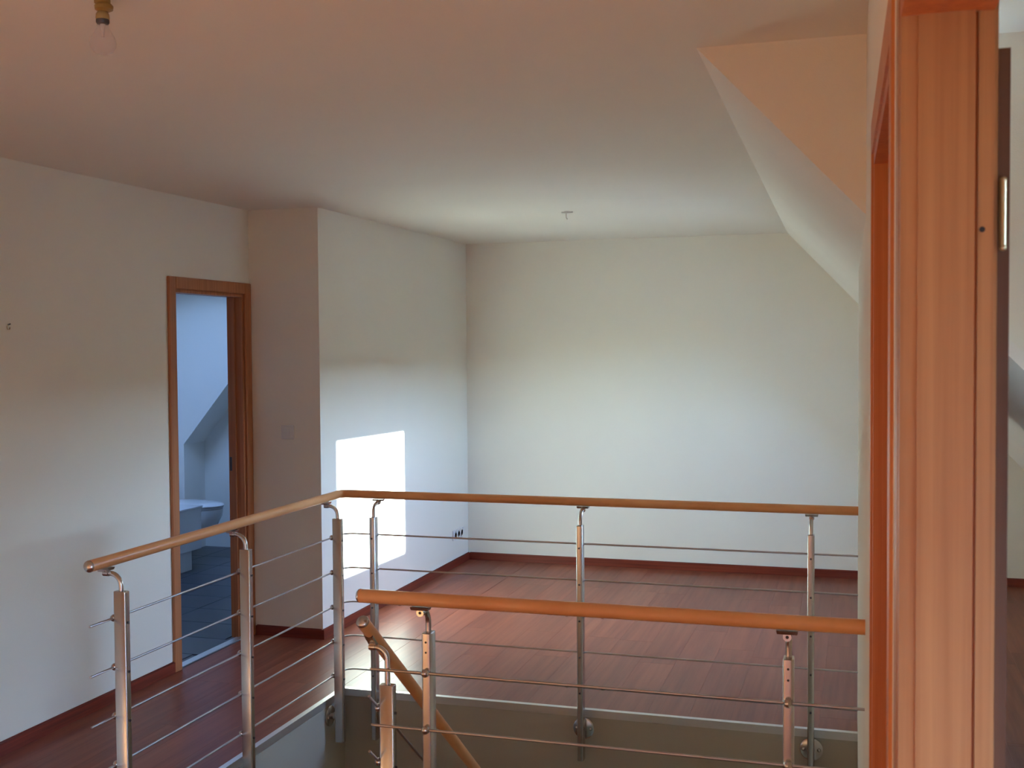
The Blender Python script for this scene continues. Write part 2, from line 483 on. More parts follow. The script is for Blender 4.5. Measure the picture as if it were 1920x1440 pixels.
REV = 0.60  # reveal made this deep to keep skylight off the far wall
SD = (math.cos(sun_elev), math.sin(sun_elev))
def P2(x, y, t=0.0):
    return (x + t*SD[0], y, zs(x, y) + t*SD[1])
rv = bmesh.new()
e = 0.02
for (xa, xb, ya, yb) in [(SX0-e, SX0, SY0-e, SY1+e), (SX1, SX1+e, SY0-e, SY1+e), (SX0, SX1, SY0-e, SY0), (SX0, SX1, SY1, SY1+e)]:
    q = [(xa, ya), (xb, ya), (xb, yb), (xa, yb)]
    hexa(rv, [P2(x, y, 0.034) for x, y in q], [P2(x, y, REV) for x, y in q])
tag(bm_obj('roof_light_tunnel', rv, M['ceil']), 'white roof window reveal, made deep to narrow the skylight', 'ceiling', 'structure')

def roof_window(name, label):
    r = empty(name, ((SX0+SX1)/2, (SY0+SY1)/2, zs((SX0+SX1)/2, (SY0+SY1)/2)))
    bm = bmesh.new()
    e = 0.045
    for (xa, xb, ya, yb) in [(SX0-e, SX0, SY0-e, SY1+e), (SX1, SX1+e, SY0-e, SY1+e), (SX0, SX1, SY0-e, SY0), (SX0, SX1, SY1, SY1+e)]:
        q = [(xa, ya), (xb, ya), (xb, yb), (xa, yb)]
        hexa(bm, [P2(x, y, REV+0.001) for x, y in q], [P2(x, y, REV+0.05) for x, y in q])
    attach(bm_obj('window_frame', bm, M['winframe']), r)
    bm = bmesh.new()
    q = [(SX0, SY0), (SX1, SY0), (SX1, SY1), (SX0, SY1)]
    hexa(bm, [P2(x, y, REV+0.02) for x, y in q], [P2(x, y, REV+0.024) for x, y in q])
    attach(bm_obj('pane', bm, M['glass']), r)
    return tag(r, label, 'window', 'structure')
roof_window('window_1', 'roof window in the sloped ceiling of the far room')
cxm, cym = (SX0+SX1)/2, (SY0+SY1)/2
portal('sky_portal', P2(cxm, cym, REV+0.06), (-0.728, 0, -0.686), SY1-SY0, 0.97)

def wall_window(name, label, x, y0, y1, z0, z1, out):
    r = empty(name, (x, (y0+y1)/2, z0))
    e = 0.05; xa, xb = sorted((x+0.02*out, x+0.08*out))
    attach(boxes('window_frame', [(xa, xb, y0, y0+e, z0, z1), (xa, xb, y1-e, y1, z0, z1), (xa, xb, y0+e, y1-e, z0, z0+e), (xa, xb, y0+e, y1-e, z1-e, z1), (xa, xb, (y0+y1)/2-e/2, (y0+y1)/2+e/2, z0+e, z1-e)], M['winframe']), r)
    for (a, b) in ((y0+e, (y0+y1)/2-e/2), ((y0+y1)/2+e/2, y1-e)):
        attach(box('pane', x+0.048*out-0.002, x+0.048*out+0.002, a, b, z0+e, z1-e, M['glass']), r)
    return tag(r, label, 'window', 'structure')
for nm, w_, lb in (('added_window_2', WN, 'added two-pane window facing the pale framed doorway'), ('added_window_4', WN2, 'added two-pane window facing the farther right-hand doorway'), ('added_window_5', WN3, 'added two-pane window facing the pine wardrobe')):  # windows added out of view to light the landing
    wall_window(nm, lb, XR, *w_, 1)
    portal('sky_portal_room', (XR+0.11, (w_[0]+w_[1])/2, (w_[2]+w_[3])/2), (-1, 0, 0), w_[1]-w_[0], w_[3]-w_[2])

# overhang added above the outer windows to cut high sky light
tag(box('added_eave', XR+0.1, XR+1.15, YB, YS, 2.46, 2.54, M['winframe']), 'added wooden overhang keeping high sky light off the windows', 'ceiling', 'structure')
# hillside added out of view to block the bright low sky
M['grass'] = plain('grass_green', srgb(70, 84, 48), 0.9, 0.0, 0.5, 3)
gm = bmesh.new()
prof = [(4.0, -5.6), (25.0, -5.0), (42.0, 1.0), (55.0, 7.0), (62.0, 8.6), (80.0, 8.2)]
ga = [gm.verts.new((x, -120, z)) for x, z in prof]; gb = [gm.verts.new((x, 130, z)) for x, z in prof]
for i in range(len(prof)-1): gm.faces.new((ga[i], ga[i+1], gb[i+1], gb[i]))
tag(bm_obj('added_hill', gm, M['grass']), 'added grassy hillside hiding the low sky outside the windows', 'ground', 'structure')

# ------------------------------------------------------------------ baseboards
BH, BT = 0.060, 0.014
def baseboard(name, x0, x1, y0, y1, label):
    bm = bmesh.new(); add_box(bm, x0, x1, y0, y1, 0.0, BH)
    top = [e for e in bm.edges if all(v.co.z > BH-1e-4 for v in e.verts)]
    bmesh.ops.bevel(bm, geom=top, offset=0.005, segments=2, affect='EDGES')
    return tag(bm_obj(name, bm, M['basewood']), label, 'baseboard', 'structure')
baseboard('baseboard_left', XL, XL+BT, 1.21, 5.145, 'red-brown baseboard along the left wall up to the bathroom door')
baseboard('baseboard_return', XL+0.02, XL2, YJ-BT, YJ, 'red-brown baseboard on the short return wall')
baseboard('baseboard_left_far', XL2, XL2+BT, YJ-BT, YF, 'red-brown baseboard below the sun patch')
baseboard('baseboard_far', XL2+BT, XK, YF-BT, YF, 'red-brown baseboard along the gable wall')

# ------------------------------------------------------------------ bathroom door frame (door_1)
d1 = empty('door_1', (XL, (DY0+DY1)/2, 0)); tag(d1, 'wooden frame of the open bathroom doorway', 'door frame', 'structure')
CW = 0.060
def child(o, root): return attach(o, root)
CX = (XL, XL+0.016)
child(box('casing', *CX, DY0-CW, DY0+0.004, 0, DZ+CW, M['frame_mid'], None, 0.004), d1)
child(box('casing', *CX, DY1-0.004, min(DY1+CW, YJ-0.001), 0, DZ+CW, M['frame_mid'], None, 0.004), d1)
child(box('casing', *CX, DY0+0.004, DY1-0.004, DZ-0.004, DZ+CW, M['frame_mid'], None, 0.004), d1)
child(box('jamb', XL-W1T, XL, DY0, DY0+0.022, 0, DZ, M['frame_mid']), d1)
child(box('jamb', XL-W1T, XL, DY1-0.022, DY1, 0, DZ, M['frame_mid']), d1)
child(box('head_jamb', XL-W1T, XL, DY0+0.022, DY1-0.022, DZ-0.022, DZ, M['frame_mid']), d1)
child(box('door_stop', XL-W1T, XL-0.045, DY1-0.036, DY1-0.022, 0, DZ-0.022, M['frame_mid']), d1)
sp = child(box('strike_plate', XL-W1T+0.006, XL-0.07, DY1-0.0375, DY1-0.036, 0.98, 1.06, M['steel_dark']), d1)
child(box('threshold_strip', XL-0.06, XL-0.01, DY0+0.022, DY1-0.022, 0.0, 0.004, M['alu']), d1)

# ------------------------------------------------------------------ right-hand door frames (door_2, door_3)
def skew_box(y0, y1, dx0, dx1, z0, z1, bm=None):
    own = bm is None
    if own: bm = bmesh.new()
    add_prism(bm, [(xw(y0)+dx0, y0), (xw(y0)+dx1, y0), (xw(y1)+dx1, y1), (xw(y1)+dx0, y1)], z0, z1)
    return bm
def frame_r(name, label, y0, y1, leaf):
    FM = M['frame'] if leaf else M['frame_orange']
    r = empty(name, (xw(y1), (y0+y1)/2, 0)); tag(r, label, 'door frame', 'structure')
    T = 0.022
    # casings on the landing side
    for (a, b, z0, z1) in [(y0-CW, y0, 0, DH+CW), (y1, y1+CW, 0, DH+CW), (y0, y1, DH, DH+CW)]:
        child(bm_obj('casing', skew_box(a, b, -0.0008 if leaf else -0.004, 0.0, z0, z1), FM), r)
    # casings on the room side
    for (a, b, z0, z1) in [(y0-CW, y0, 0, DH+CW), (y1, y1+CW, 0, DH+CW), (y0, y1, DH, DH+CW)]:
        child(bm_obj('casing', skew_box(a, b, TW, TW+0.006, z0, z1), FM), r)
    # jambs with a rebate towards the room
    child(bm_obj('jamb', skew_box(y1-T-0.004, y1, 0.0, 0.016, 0, DH-T), FM), r)
    child(bm_obj('jamb', skew_box(y1-T-0.006, y1, 0.016, 0.0685, 0, DH-T), FM), r)
    child(bm_obj('rebate_seal', skew_box(y1-T+0.004, y1, 0.0685, 0.072, 0, DH-T), M['frame_dark']), r)
    child(bm_obj('jamb', skew_box(y1-T, y1, 0.072, TW, 0, DH-T), FM), r)
    child(bm_obj('jamb', skew_box(y0, y0+T, 0.0, TW, 0, DH-T), FM), r)
    child(bm_obj('head_jamb', skew_box(y0, y1, 0.0, TW, DH-T, DH), M['frame_dark']), r)
    if leaf:
        # door leaf swung right round, its hinge edge towards the doorway
        lf = child(bm_obj('door_leaf', skew_box(y1+0.002, y1+0.80, TW+0.0065, TW+0.0175, 0.012, 1.99), M['leaf']), r)
        hx = xw(y1)+TW+0.0105
        for z in (1.795, 0.28):
            child(tube('hinge', [(hx, y1-0.006, z), (hx, y1-0.006, z+0.064)], 0.0035, M['brass'], None, 12), r)
            for zz in (z-0.002, z+0.064):
                child(ball('hinge_cap', (hx, y1-0.006, zz), 0.0038, M['brass'], None, 10), r)
        sx_ = xw(y1)+0.0765
        child(tube('screw_hole', [(sx_, y1-T-0.0006, 1.81), (sx_, y1-T+0.001, 1.81)], 0.0028, M['hole'], None, 10), r)
    else:
        lf = child(bm_obj('door_leaf', skew_box(y0+T+0.003, y1-T-0.009, 0.075, TW-0.001, 0.008, DH-T-0.003), M['frame_mid']), r)  # closed leaf added to stop window light reaching the left wall
    return r
frame_r('door_2', 'pale beech door frame with a brass hinge and leaf edge darkened to stand for shade', D2[0], D2[1], True)
frame_r('door_3', 'orange wooden door frame between the short railing and the pale frame', D3[0], D3[1], False)

# closed door added opposite the near doorway, out of view, bouncing warm sun
d4 = empty('added_door_4', (XL, 0.7, 0)); tag(d4, 'added closed wooden door on the left wall, out of view, bouncing warm sunlight', 'door', 'structure')
child(box('door_leaf', XL, XL+0.012, 0.25, 1.15, 0.01, 2.03, M['frame'], None, 0.003), d4)
for q in ((0.19, 0.25, 0, 2.09), (1.15, 1.21, 0, 2.09), (0.25, 1.15, 2.03, 2.09)):
    child(box('casing', XL, XL+0.018, q[0], q[1], q[2], q[3], M['frame_dark'], None, 0.003), d4)
child(tube('door_handle', [(XL+0.012, 0.33, 1.05), (XL+0.055, 0.33, 1.05), (XL+0.06, 0.345, 1.05), (XL+0.06, 0.45, 1.05)], 0.008, M['steel'], None, 10), d4)

# wardrobe added unseen behind the camera, bounces warm sun forward
wd = empty('bounce_wardrobe', (XL+0.3, -1.25, 0)); tag(wd, 'added tall pale pine wardrobe with two doors against the left wall beside the closed door', 'bounce_wardrobe')
attach(box('body', XL+0.002, XL+0.55, -2.35, -0.15, 0.0, 2.05, M['winframe'], None, 0.004), wd)
for (ya, yb, yk) in ((-2.34, -1.255, -1.31), (-1.245, -0.16, -1.19)):
    dr = attach(box('door', XL+0.551, XL+0.571, ya, yb, 0.06, 2.04, M['winframe'], None, 0.003), wd)
    attach(ball('knob', (XL+0.588, yk, 1.05), 0.017, M['steel'], None, 12), wd)

# ------------------------------------------------------------------ bathroom
BXK = -5.37; BYC = 8.24; BXD = -6.25; BY0 = 4.4
bsl = 1.19
def zb(x): return 0.90 + bsl*(x-BXK)
BW = (-5.15, -4.40, 6.45, 7.35)
tag(box('wall_bathroom_dormer', BXD-0.1, BXD, BY0, BYC, -0.1, ZC, M['bath']), 'bathroom outer wall under the roof', 'wall', 'structure')
bc = bmesh.new()
xt = BXK + (ZC-0.90)/bsl
vpoly(bc, [(BXD-0.1, -0.1), (BXK, -0.1), (BXK, 0.90), (xt, ZC), (BXD-0.1, ZC)], BYC, BYC+0.04)
tag(bm_obj('wall_bathroom_cheek', bc, M['bath']), 'bathroom dormer cheek with the slanting lower edge', 'wall', 'structure')
tag(box('wall_bathroom_knee', BXK-0.08, BXK, BYC+0.04, YF, -0.1, 0.90, M['bath']), 'low bathroom knee wall beside the toilet', 'wall', 'structure')
tag(box('wall_bathroom_far', BXK-0.08, XL2-0.10, YF, YF+0.1, -0.1, ZC, M['bath']), 'far bathroom wall behind the toilet', 'wall', 'structure')
tag(box('wall_bathroom_near', BXD-0.1, XL-W1T, BY0-0.1, BY0, -0.1, ZC, M['bath']), 'near bathroom wall beside the doorway', 'wall', 'structure')
tag(boxes('wall_bathroom_inner', [(XL-W1T-0.012, XL-W1T, BY0, DY0-0.02, 0, ZC), (XL-W1T-0.012, XL-W1T, DY1+0.02, YJ+0.1, 0, ZC), (XL-W1T-0.012, XL-W1T, DY0-0.02, DY1+0.02, DZ+0.03, ZC)], M['bath']), 'bathroom side of the wall with the doorway', 'wall', 'structure')
tag(boxes('wall_bathroom_right', [(XL-W1T-0.012, XL2-0.10, YJ+0.1, YJ+0.112, 0, ZC), (XL2-0.112, XL2-0.10, YJ+0.112, YF, 0, ZC)], M['bath']), 'bathroom wall backing onto the sun-lit wall', 'wall', 'structure')
bs_ = bmesh.new()
hexa(bs_, [(BXK-0.08, BYC+0.04, zb(BXK-0.08)), (xt, BYC+0.04, ZC), (xt, YF, ZC), (BXK-0.08, YF, zb(BXK-0.08))], [(BXK-0.08, BYC+0.04, zb(BXK-0.08)+0.05), (xt, BYC+0.04, ZC+0.05), (xt, YF, ZC+0.05), (BXK-0.08, YF, zb(BXK-0.08)+0.05)])
tag(bm_obj('ceiling_bathroom_slope', bs_, M['bath']), 'narrow sloped bathroom ceiling', 'ceiling', 'structure')
tag(boxes('ceiling_bathroom', [(BXD-0.1, XL-W1T, BY0-0.1, BW[2], ZC, ZC+0.1), (BXD-0.1, BW[0], BW[2], BW[3], ZC, ZC+0.1), (BW[1], XL-W1T, BW[2], BW[3], ZC, ZC+0.1), (XL-W1T, XL2-0.1, YJ+0.1, YF+0.1, ZC, ZC+0.1), (BXD-0.1, XL-W1T, BW[3], YF+0.1, ZC, ZC+0.1)], M['bath']), 'flat bathroom ceiling', 'ceiling', 'structure')
bf = bmesh.new(); add_box(bf, BXD, XL-W1T+0.06, BY0, YJ+0.1, -0.12, -0.007); add_box(bf, BXD, XL2-0.10, YJ+0.1, YF, -0.12, -0.007)
bfl = tag(bm_obj('floor_bathroom', bf, M['grout']), 'dark slate-blue tiled bathroom floor', 'floor', 'structure')
TS = 0.33
nx = int((XL-W1T+0.03-BXD)/TS)+1
tme = {}
for i in range(nx+2):
    for j in range(14):
        x1 = XL-0.03 - (i-1)*TS; x0 = x1-TS; y0 = BY0+j*TS+0.1; y1 = y0+TS
        xmax = XL-0.03 if y1 <= YJ else XL2-0.115
        if y0 < YJ+0.1 < y1 and x1 > XL-0.03: continue
        x1c = min(x1, xmax); x0c = max(x0, BXD); y1c = min(y1, YF); y0c = max(y0, BY0)
        if y0c >= 5.1 and y0c < DY0: pass
        if x1c > XL-W1T-0.012 and not (y0c >= DY0-0.02 and y1c <= DY1+0.02):
            x1c2 = XL-W1T-0.012 if y0c < YJ+0.11 else x1c
            if x1c2-x0c > 0.03: x1c = x1c2
            else: continue
        if x1c-x0c < 0.03 or y1c-y0c < 0.03: continue
        key = (round(x1c-x0c, 3), round(y1c-y0c, 3))
        if key not in tme:
            bm = bmesh.new(); g = 0.002
            add_box(bm, -key[0]/2+g, key[0]/2-g, -key[1]/2+g, key[1]/2-g, -0.008, 0.0)
            t_ = [e for e in bm.edges if all(v.co.z > -1e-5 for v in e.verts)]
            bmesh.ops.bevel(bm, geom=t_, offset=0.0015, segments=1, affect='EDGES')
            bmesh.ops.recalc_face_normals(bm, faces=bm.faces)
            me = bpy.data.meshes.new('tile'); bm.to_mesh(me); bm.free(); me.materials.append(M['slate']); tme[key] = me
        o = bpy.data.objects.new('tile', tme[key]); COL.objects.link(o); o.parent = bfl
        o.location = ((x0c+x1c)/2, (y0c+y1c)/2, 0.0)
w3 = empty('window_3', ((BW[0]+BW[1])/2, (BW[2]+BW[3])/2, ZC)); tag(w3, 'roof light in the bathroom ceiling', 'window', 'structure')
attach(boxes('window_frame', [(BW[0]-0.05, BW[0], BW[2]-0.05, BW[3]+0.05, ZC+0.1, ZC+0.16), (BW[1], BW[1]+0.05, BW[2]-0.05, BW[3]+0.05, ZC+0.1, ZC+0.16), (BW[0], BW[1], BW[2]-0.05, BW[2], ZC+0.1, ZC+0.16), (BW[0], BW[1], BW[3], BW[3]+0.05, ZC+0.1, ZC+0.16)], M['winframe']), w3)
attach(box('pane', BW[0], BW[1], BW[2], BW[3], ZC+0.12, ZC+0.124, M['glass']), w3)
portal('sky_portal_bath', ((BW[0]+BW[1])/2, (BW[2]+BW[3])/2, ZC+0.18), (0, 0, -1), BW[1]-BW[0], BW[3]-BW[2])

# toilet
tx, ty = -5.17, 7.97
toil = empty('toilet', (tx-0.25, ty, 0)); tag(toil, 'white wall-hung toilet with closed rounded lid seen through the bathroom doorway', 'toilet')
def ellipse_ring(cx_, cy_, a, b, z, seg=28, back=None):
    out = []
    for k in range(seg):
        t_ = 2*PI*k/seg
        x = a*math.cos(t_); y = b*math.sin(t_)
        if back is not None and x < -back: x = -back
        out.append((cx_+x, cy_+y, z))
    return out
def loft(name, rings, mat, parent):
    bm = bmesh.new(); R = [[bm.verts.new(p) for p in r] for r in rings]
    for A, B in zip(R, R[1:]):
        for k in range(len(A)):
            j = (k+1) % len(A); bm.faces.new((A[k], A[j], B[j], B[k]))
    bm.faces.new(R[0][::-1]); bm.faces.new(R[-1])
    return attach(bm_obj(name, bm, mat, None, auto=45), parent)
loft('bowl', [ellipse_ring(tx-0.12, ty, 0.12, 0.09, 0.10, back=0.1), ellipse_ring(tx-0.08, ty, 0.18, 0.12, 0.16, back=0.16), ellipse_ring(tx-0.02, ty, 0.27, 0.165, 0.27, back=0.22), ellipse_ring(tx, ty, 0.30, 0.18, 0.36, back=0.24), ellipse_ring(tx, ty, 0.305, 0.185, 0.415, back=0.24)], M['ceramic'], toil)
attach(box('wall_mount', -5.372, tx-0.16, ty-0.10, ty+0.10, 0.0, 0.40, M['ceramic'], None, 0.01), toil)
loft('seat', [ellipse_ring(tx, ty, 0.305, 0.188, 0.418, back=0.22), ellipse_ring(tx, ty, 0.31, 0.19, 0.432, back=0.22)], M['cabinet'], toil)
loft('lid', [ellipse_ring(tx, ty, 0.31, 0.19, 0.434, back=0.22), ellipse_ring(tx, ty, 0.318, 0.196, 0.444, back=0.22), ellipse_ring(tx, ty, 0.30, 0.18, 0.458, back=0.21), ellipse_ring(tx, ty, 0.2, 0.11, 0.464, back=0.15)], M['ceramic'], toil)
# low white cabinet
cab = empty('cabinet', (-5.2, 7.3, 0)); tag(cab, 'low white box cabinet on a recessed plinth in front of the toilet', 'cabinet')
attach(box('body', -5.75, -4.86, 6.95, 7.68, 0.155, 0.47, M['cabinet'], None, 0.004), cab)
attach(box('top_panel', -5.76, -4.85, 6.94, 7.69, 0.47, 0.488, M['ceramic'], None, 0.004), cab)
attach(box('plinth', -5.70, -4.90, 7.0, 7.60, 0.0, 0.155, M['cabinet']), cab)

# ------------------------------------------------------------------ staircase
RISE, RUN, Y0S = 0.19, 0.24, 3.07
stair = empty('staircase', (-1.93, Y0S, ZL)); tag(stair, 'wooden staircase going down inside the stairwell', 'stairs', 'structure')
for k in range(1, 6):
    attach(box('tread', WX+0.002, WXM-0.07, Y0S+(k-1)*RUN-0.02, Y0S+k*RUN+0.01, -k*RISE-0.04, -k*RISE, M['frame_dark'], None, 0.004), stair)
zl_ = -6*RISE
attach(box('landing_board', WX+0.002, WXM-0.07, Y0S+5*RUN-0.02, WYF-0.002, zl_-0.05, zl_, M['frame_dark']), stair)
for k in range(1, 7):
    x0 = WXM-0.07+(k-1)*RUN-0.01
    attach(box('tread', x0, x0+RUN+0.02, Y0S+5*RUN, WYF-0.002, zl_-k*RISE-0.04, zl_-k*RISE, M['frame_dark'], None, 0.004), stair)
bm = bmesh.new()
za = -0.06
vs4 = [(Y0S+0.003, za+0.05), (Y0S+5*RUN+0.1, zl_+0.02), (Y0S+5*RUN+0.1, zl_-0.26), (Y0S+0.003, za-0.30)]
a = [bm.verts.new((WXM-0.068, y, z)) for y, z in vs4]; b = [bm.verts.new((WXM-0.040, y, z)) for y, z in vs4]
bm.faces.new(a); bm.faces.new(b[::-1])
for i in range(4): bm.faces.new((a[(i+1) % 4], a[i], b[i], b[(i+1) % 4]))
attach(bm_obj('stringer', bm, M['frame_dark']), stair)

# ------------------------------------------------------------------ railings
HR, HZ = 0.0200, 0.973
POST_W, POST_D, POST_R = 0.028, 0.048, 0.006
OFF = 0.060       # handrail offset from post centre, towards the floor
ROFF = 0.024+0.0065
def post_mesh(z0, z1):
    # cross-section: x = across the rail (48 mm), y = along the rail (28 mm)
    bm = bmesh.new(); pts = []
    hx, hy, r = POST_D/2, POST_W/2, POST_R
    for (sx, sy, a0) in ((1, 1, 0), (-1, 1, 90), (-1, -1, 180), (1, -1, 270)):
        for k in range(5):
            t_ = math.radians(a0+k*22.5)
            pts.append((sx*(hx-r)+r*math.cos(t_), sy*(hy-r)+r*math.sin(t_)))
    n = len(pts)
    lo = [bm.verts.new((x, y, z0)) for x, y in pts]
    hi = [bm.verts.new((x, y, z1-0.002)) for x, y in pts]
    tp = [bm.verts.new((x*0.93, y*0.90, z1)) for x, y in pts]
    for A, B in ((lo, hi), (hi, tp)):
        for i in range(n):
            j = (i+1) % n; bm.faces.new((A[i], A[j], B[j], B[i]))
    bm.faces.new(lo[::-1]); bm.faces.new(tp)
    return bm
def make_post(root, x, y, ang, ztop, zbot, rods, flange_z, gap, arm_top=None, holes=False, rod_slope=0.0, tilt=0.0):
    """ang: direction (degrees) from the post towards the floor side."""
    p = bm_obj('post', post_mesh(zbot, ztop), M['steel'], None, auto=40)
    attach(p, root)
    p.location = Vector((x, y, 0)); p.rotation_euler = (0, 0, math.radians(ang))
    at = HZ-HR-0.018 if arm_top is None else arm_top
    # bracket
    h = at-ztop; r = min(0.044, h*0.8, OFF-0.012)
    path = [(0, 0, ztop-0.004), (0, 0, at-r)] + [(r-r*math.cos(t_), 0, at-r+r*math.sin(t_)) for t_ in [PI/2*k/7 for k in range(1, 8)]] + [(OFF-0.004, 0, at)]
    arm = tube('bracket_arm', path, 0.0086, M['steel'], p, 14)
    tube('bracket_boss', [(OFF-0.012, 0, at), (OFF+0.008, 0, at)], 0.0112, M['steel'], p, 16)
    tube('screw', [(OFF+0.0085, 0, at), (OFF+0.0078, 0, at)], 0.0045, M['hole'], p, 8)
    bm = bmesh.new()
    dz = -tilt*0.032
    hexa(bm, [(OFF-0.013, -0.026, at+0.008+dz), (OFF+0.013, -0.026, at+0.008+dz), (OFF+0.013, 0.026, at+0.008-dz), (OFF-0.013, 0.026, at+0.008-dz)],
         [(OFF-0.016, -0.028, at+0.0165+dz), (OFF+0.016, -0.028, at+0.0165+dz), (OFF+0.016, 0.028, at+0.0165-dz), (OFF-0.016, 0.028, at+0.0165-dz)])
    bm_obj('saddle_plate', bm, M['steel'], p)
    # clamps and bolts
    for z in rods:
        bm = bmesh.new()
        bmesh.ops.create_uvsphere(bm, u_segments=14, v_segments=8, radius=0.0125)
        for v in bm.verts: v.co = Vector((v.co.x*0.95+ROFF+0.002, v.co.y, v.co.z+z))
        bm_obj('rod_clamp', bm, M['steel'], p, smooth=True)
        tube('bolt', [(-POST_D/2-0.0035, 0, z-0.012), (-POST_D/2+0.001, 0, z-0.012)], 0.0045, M['steel_dark'], p, 8)
    if holes:
        for z in (ztop-0.026, ztop-0.056):
            tube('screw_hole', [(POST_D/2-0.001, 0, z), (POST_D/2+0.0006, 0, z)], 0.0033, M['hole'], p, 8)
    # round flange against the slab edge
    if flange_z is not None:
        bm = bmesh.new(); add_tube(bm, [(gap-0.0085, 0, flange_z), (gap-0.0045, 0, flange_z), (gap-0.0005, 0, flange_z)], [0.044, 0.050, 0.050], 28)
        f = bm_obj('flange_plate', bm, M['steel'], p, auto=40)
        tube('spacer', [(POST_D/2-0.002, 0, flange_z), (gap-0.008, 0, flange_z)], 0.014, M['steel'], p, 14)
        for (dy, dz_) in ((0.033, 0.0), (-0.033, 0.0)):
            bm = bmesh.new(); add_dome(bm, (gap-0.0085, dy, flange_z+dz_), (-1, 0, 0), 0.0085, 0.006, 12)
            bm_obj('screw', bm, M['steel'], p, smooth=True)
    return p
RZ = [0.782, 0.614, 0.446, 0.278, 0.112]

# L-shaped railing along the left and far sides of the stairwell
LX, FY = WX+0.055, WYF-0.055           # post lines
rl = empty('stair_railing', (WX, WYF, 0)); tag(rl, 'long L-shaped stainless railing with thin wooden handrail around left and far stairwell sides', 'railing')
hx_, hy_ = LX-OFF, FY+OFF
def arc(cx_, cy_, r, a0, a1, n, z): return [(cx_+r*math.cos(math.radians(a0+(a1-a0)*k/n)), cy_+r*math.sin(math.radians(a0+(a1-a0)*k/n)), z) for k in range(n+1)]
hp = [(hx_, 3.205, HZ), (hx_, 4.2, HZ)] + arc(hx_+0.035, hy_-0.035, 0.035, 180, 90, 5, HZ) + [(-1.0, hy_, HZ), (xw(hy_)+0.001, hy_, HZ)]
hr = attach(tube('handrail', hp, HR, M['rail'], None, 24), rl)
bm = bmesh.new(); add_dome(bm, (hx_, 3.207, HZ), (0, -1, 0), HR+0.0006, 0.012, 20); attach(bm_obj('end_cap', bm, M['steel'], None, smooth=True), rl)
for i, y in enumerate((3.295, 4.115, 4.97)):
    make_post(rl, LX, y, 180, 0.876, -0.205, RZ, -0.085, WX*-1+LX)
for x in (-2.262, -1.232, -0.206):
    make_post(rl, x, FY, 90, 0.872, -0.215, RZ, -0.085, WYF-FY)
rx, ry = LX-ROFF, FY+ROFF
for z in RZ:
    pts = [(rx, 3.165, z), (rx, 4.3, z)] + arc(rx+0.06, ry-0.06, 0.06, 180, 90, 6, z) + [(-1.2, ry, z), (xw(ry)+0.001, ry, z)]
    attach(tube('rod', pts, 0.0042, M['rod'], None, 10), rl)
# rod connectors beside the far posts
for (x, zi) in ((-1.305, 2), (-1.135, 2), (-1.305, 4), (-1.135, 4), (-2.14, 2)):
    attach(ball('rod_connector', (x, ry-0.004, RZ[zi]+0.003), 0.0105, M['steel'], None, 12), rl)

# short railing on the near side of the stairwell
NY = WYN+0.055
rn = empty('stair_railing', (-0.7, WYN, 0)); tag(rn, 'short straight stainless railing with wooden handrail running into the white partition', 'railing')
nh = NY-OFF
HZ_KEEP = HZ; HZ = 0.966
attach(tube('handrail', [(-1.412, nh, HZ), (-0.7, nh, HZ), (xw(nh)+0.001, nh, HZ)], HR, M['rail'], None, 24), rn)
bm = bmesh.new(); add_dome(bm, (-1.410, nh, HZ), (-1, 0, 0), HR+0.0006, 0.012, 20); attach(bm_obj('end_cap', bm, M['steel'], None, smooth=True), rn)
RZN = [0.742, 0.574, 0.406, 0.238, 0.07]
for x in (-1.219, -0.1845):
    make_post(rn, x, NY, 270, 0.857, -0.215, RZN, -0.085, NY-WYN, holes=True)
for z in RZN:
    attach(tube('rod', [(-1.392, NY-ROFF, z), (-0.6, NY-ROFF, z), (xw(NY-ROFF)+0.001, NY-ROFF, z)], 0.0042, M['rod'], None, 10), rn)

HZ = HZ_KEEP
# sloping banister of the flight
PXS = -1.385
rs_ = empty('stair_banister', (PXS, Y0S, -0.3)); tag(rs_, 'sloping wooden stair banister on steel posts descending into the stairwell', 'railing')
SLP = -0.797
def sz(y): return 0.871+SLP*(y-3.134)
hxs = PXS-0.05
attach(tube('handrail', [(hxs, 3.134, sz(3.134)), (hxs, 3.8, sz(3.8)), (hxs, 4.55, sz(4.55))], HR, M['rail'], None, 24), rs_)
dv = Vector((0, -1, -SLP)).normalized()
for (y, s) in ((3.135, 1), (4.549, -1)):
    bm = bmesh.new(); add_dome(bm, (hxs, y, sz(y)), dv*s, HR+0.0006, 0.012, 20); attach(bm_obj('end_cap', bm, M['steel'], None, smooth=True), rs_)
OFF_KEEP = OFF
OFF = 0.05
for y in (3.202, 4.14):
    yp = y
    pt = sz(yp)-0.152
    make_post(rs_, PXS, yp, 180, pt, pt-0.95, [pt-0.075-0.168*k for k in range(4)], pt-0.85, 0.036, arm_top=sz(yp)-HR-0.019, tilt=0.8)
OFF = OFF_KEEP
for k in range(4):
    o_ = -0.152-0.075-0.168*k
    attach(tube('rod', [(PXS-ROFF, 3.13, sz(3.13)+o_), (PXS-ROFF, 3.8, sz(3.8)+o_), (PXS-ROFF, 4.4, sz(4.4)+o_)], 0.0042, M['rod'], None, 10), rs_)

